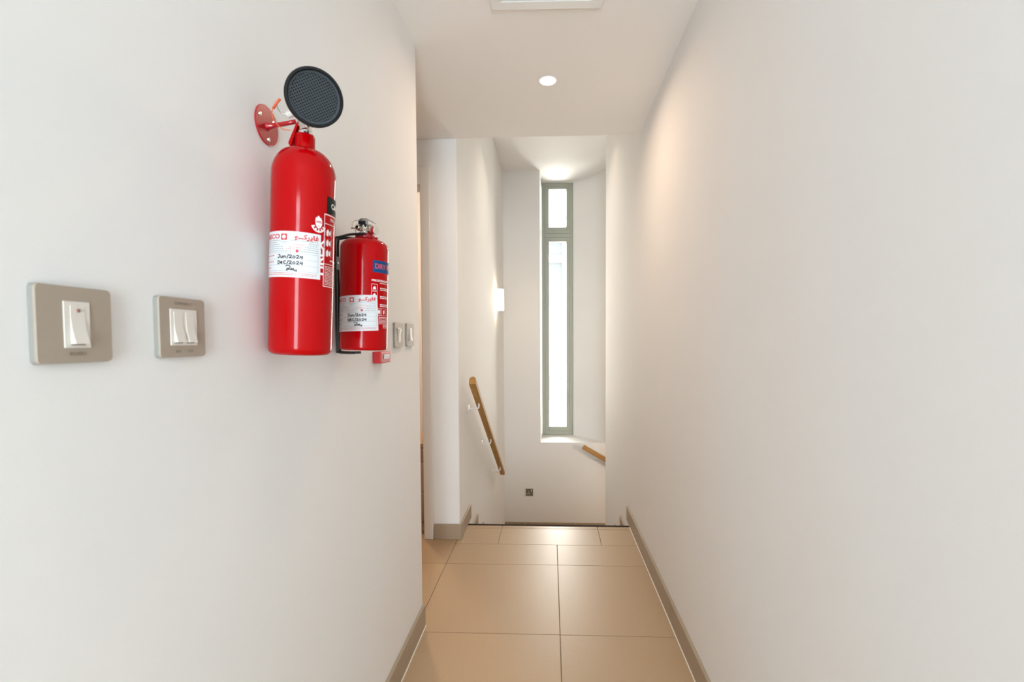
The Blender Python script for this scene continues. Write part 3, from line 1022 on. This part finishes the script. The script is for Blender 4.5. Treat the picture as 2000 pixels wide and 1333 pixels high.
obj('safety_pin', tube(smooth_path([loc(-0.5085, 0.884, 1.643), loc(-0.505, 0.884, 1.634), loc(-0.498, 0.886, 1.628), loc(-0.488, 0.89, 1.6285), loc(-0.478, 0.892, 1.627)], 6), 0.0011, 8), STEEL, be, True)
obj('valve_tip', cyl(loc(-0.4930, 0.889, 1.6265), (0.95, -0.1, 0.25), 0.0062, 0.022, 16, bev=0.002), WPLA, be, True, 40)

# wall bracket that carries it
wb = thing('extinguisher_bracket', 'round red wall plate with arm holding the large extinguisher', 'bracket', (XL, 0.8995, 1.6135), (0, 0, PI / 2))
dk = lathe([(0.0, 0.0), (0.0365, 0.0), (0.0365, 0.002), (0.0355, 0.003), (0.0, 0.003)], 48, None, along((0, 0, 0), (0, -1, 0)), cap=False)
obj('plate', dk, DRED, wb, True, 40)
for a in (35, 155, 275):
    q = Vector((0.026 * math.cos(math.radians(a)), -0.003, 0.026 * math.sin(math.radians(a))))
    obj('screw', lathe([(0.0042, 0), (0.0036, 0.0016), (0, 0.002)], 16, None, along(q, (0, -1, 0)), cap=False), CHROME, wb, True, 40)
arm = tube(smooth_path([(0, -0.002, -0.002), (0.0, -0.030, 0.0015), (0.0, -0.046, 0.004), (0.004, -0.056, 0.008)], 6), 0.0042, 14)
obj('arm', arm, DRED, wb, True, 60)
obj('arm_root', lathe([(0.0085, 0), (0.0062, 0.004), (0.0042, 0.012)], 18, None, along((0, -0.003, -0.002), (0, -1, 0.08)), cap=False), DRED, wb, True)

# ------------------------------------------------------------------ small extinguisher
RS = 0.0573
B1 = Vector((-0.4700, 1.1806, 1.1793))
se = thing('fire_extinguisher', 'small red extinguisher with blue band and metal lever valve in black wire holder', 'extinguisher', B1, (0, math.atan(0.0296), 0))
prof = [(0, 0.003), (0.046, 0.003), (0.050, 0.0), (0.0545, 0.0012), (0.0565, 0.0035), (RS, 0.008), (RS, 0.252)]
for k in range(1, 9):
    a = PI / 2 * k / 8
    prof.append((0.026 + (RS - 0.026) * math.cos(a), 0.252 + 0.024 * math.sin(a)))
prof += [(0.0185, 0.279), (0, 0.279)]
obj('cylinder', lathe(prof, 96, cap=False), RED, se, True, 40)
obj('collar', lathe([(0.016, 0.276), (0.0225, 0.2785), (0.0235, 0.281), (0.0235, 0.285), (0.021, 0.289), (0.0165, 0.291), (0.0, 0.291)], 40, cap=False), DRED, se, True, 40)
A2 = lambda deg: math.radians(deg) * RS
service_label(se, RS, A2(-72), A2(55), 0.046, 0.132, 0.055, ('Jun/2024', 'DEC/2024', '~'), 9, 1.0, 0.39, 0.52, 0.42)
bb = obj('type_band', wrap(quad_tris(A2(40.3), A2(130), 0.1905, 0.2195), RS, 0.0002), PBLUE, se, True)
obj('lettering', wrap(text_tris('DRY POWDER', 0.0165, A2(45), 0.205, 'LEFT', 1.05, bold=0.0006), RS, 0.0004, 0.002), PRED, bb)
rng = random.Random(11)
tt = text_tris('FIRE EXTINGUISHER', 0.0065, A2(38), 0.1705, 'LEFT', 1.05, bold=0.0002)
tt += word_lines(rng, A2(60), A2(95), 0.1650, 0.0014)
for zc in (0.153, 0.133, 0.113):
    tt += word_lines(rng, A2(61), A2(104), zc, 0.0022, 0.006) + word_lines(rng, A2(61), A2(98), zc - 0.004, 0.0022, 0.006)
for z0, z1 in ((0.146, 0.162), (0.129, 0.1445)):
    x0, x1 = A2(38), A2(53)
    tt += quad_tris(x0, x1, z1 - 0.0007, z1) + quad_tris(x0, x1, z0, z0 + 0.0007) + quad_tris(x0, x0 + 0.0007, z0, z1) + quad_tris(x1 - 0.0007, x1, z0, z1)
    tt += poly_tris([(x0 + 0.003, z0 + 0.003), (x1 - 0.003, z0 + 0.003), (x1 - 0.005, z0 + 0.009), (x0 + 0.008, z0 + 0.011), (x0 + 0.004, z0 + 0.008)])
for x0, x1 in ((A2(55), A2(63)), (A2(66), A2(84))):
    z0, z1 = 0.086, 0.104
    tt += quad_tris(x0, x1, z1 - 0.0006, z1) + quad_tris(x0, x1, z0, z0 + 0.0006) + quad_tris(x0, x0 + 0.0006, z0, z1) + quad_tris(x1 - 0.0006, x1, z0, z1)
    xm = (x0 + x1) / 2
    tt += poly_tris([(xm, z0 + 0.003), (xm + 0.003, z0 + 0.008), (xm + 0.002, z0 + 0.014), (xm - 0.003, z0 + 0.013), (xm - 0.003, z0 + 0.006)])
for k in range(9):
    tt += word_lines(rng, A2(58 if k < 6 else 72), A2(105), 0.082 - 0.0032 * k, 0.0012)
obj('small_print', wrap(tt, RS, 0.00015, 0.003), PWHITE, se)
# valve block, outlet with gauge, levers, pull ring (local: x to the right, -y to the viewer)
obj('valve', lathe([(0, 0.288), (0.0150, 0.288), (0.0150, 0.293), (0.0115, 0.295), (0.0105, 0.306), (0.0085, 0.312), (0, 0.313)], 28, cap=False), CHROME, se, True, 40)
obj('valve_boss', cyl((-0.004, 0.0, 0.3015), (-0.45, -0.87, 0.05), 0.0072, 0.021, 20, bev=0.0012), BRASS, se, True, 40)
obj('boss_hole', cyl((-0.004 - 0.45 * 0.021 / 0.98, -0.0187, 0.3026), (-0.45, -0.87, 0.05), 0.0044, 0.0006, 16), VOID, se)
obj('outlet', cyl((0.004, -0.004, 0.298), (0.95, -0.30, -0.05), 0.0066, 0.020, 20, bev=0.001), BRASS, se, True, 40)
ga_ = obj('gauge', cyl((0.022, -0.0097, 0.297), (0.95, -0.30, -0.08), 0.0094, 0.010, 24, bev=0.0012), DRED, se, True, 40)
obj('gauge_collar', cyl((0.0205, -0.0092, 0.2972), (0.95, -0.30, -0.08), 0.0099, 0.0028, 24, bev=0.0006), BRASS, ga_, True, 40)
obj('gauge_cover', cyl((0.0305, -0.0124, 0.2963), (0.95, -0.30, -0.08), 0.0101, 0.0040, 24, bev=0.001), CLEARP, ga_, True, 40)
# levers: black grip block under a bent steel plate
obj('grip_block', bx(-0.014, 0.004, -0.010, 0.006, 0.3125, 0.3205, bevel=0.001), BLACK, se)
obj('lever_web', bx(0.001, 0.0055, -0.010, 0.006, 0.304, 0.314, bevel=0.0008), BLACK, se)
lv = bmesh.new()
pr_ = [(-0.012, 0.3215), (-0.006, 0.3255), (0.0085, 0.3250), (0.0120, 0.3215), (0.0235, 0.3170), (0.0240, 0.3186), (0.0125, 0.3237), (0.0088, 0.3268), (-0.0065, 0.3272), (-0.013, 0.3222)]
F = [lv.verts.new((x, -0.010, z)) for x, z in pr_]
G_ = [lv.verts.new((x, 0.010, z)) for x, z in pr_]
lv.faces.new(F)
lv.faces.new(G_[::-1])
for i in range(len(pr_)):
    j = (i + 1) % len(pr_)
    lv.faces.new((F[i], F[j], G_[j], G_[i]))
obj('upper_lever', lv, STEEL, se)
obj('lever_cheek', bx(0.0045, 0.0105, -0.0095, -0.0080, 0.3125, 0.3245), STEEL, se)
obj('lower_lever', bx(0.006, 0.0175, -0.008, 0.008, 0.3105, 0.3122), STEEL, se)
obj('pull_ring', tube([(-0.021 + 0.0105 * math.cos(2 * PI * k / 28), -0.004 + 0.003 * math.sin(2 * PI * k / 28), 0.3135 + 0.0105 * math.sin(2 * PI * k / 28)) for k in range(28)], 0.0009, 8, closed=True), BRASS, se, True)
obj('pin', cyl((-0.031, -0.012, 0.3020), (0.95, 0.25, 0.03), 0.0021, 0.024, 12), BRASS, se, True, 40)
obj('pin_chain', tube(smooth_path([(-0.0195, -0.008, 0.308), (-0.021, -0.008, 0.300), (-0.020, -0.008, 0.290)], 5), 0.0008, 8), STEEL, se, True)
obj('hose_plug', cyl((0.022, -0.006, 0.2785), (1, -0.2, -0.05), 0.003, 0.013, 14), DRED, se, True, 40)

# black wire holder behind it
wh = thing('wire_holder', 'black bent wire holder gripping the small extinguisher', 'bracket', (XL, 1.1806, 1.176), (0, 0, PI / 2))
# local: x along the wall, -y out of the wall
for dx_ in (-0.0075, 0.0075):
    top = [(dx_ * 3.7, -0.090, 0.288), (dx_ * 3.2, -0.052, 0.2875), (dx_ * 1.5, -0.030, 0.287), (dx_, -0.014, 0.284), (dx_, -0.0055, 0.276)]
    back = [(dx_, -0.0048, 0.20), (dx_, -0.0048, 0.10), (dx_, -0.0048, 0.008)]
    foot = [(dx_, -0.008, -0.0015), (dx_ * 1.6, -0.030, -0.0035), (dx_ * 2.4, -0.055, -0.0035)]
    obj('wire', tube(smooth_path(top + back + foot, 6), 0.0031, 10), WIRE, wh, True)
obj('cross_clamp', bx(-0.012, 0.012, -0.0075, 0, 0.205, 0.238, bevel=0.001), WIRE, wh)
obj('clamp_screw', lathe([(0.003, 0), (0.0024, 0.0012), (0, 0.0015)], 14, None, along((0, -0.0075, 0.222), (0, -1, 0)), cap=False), CHROME, wh, True, 40)
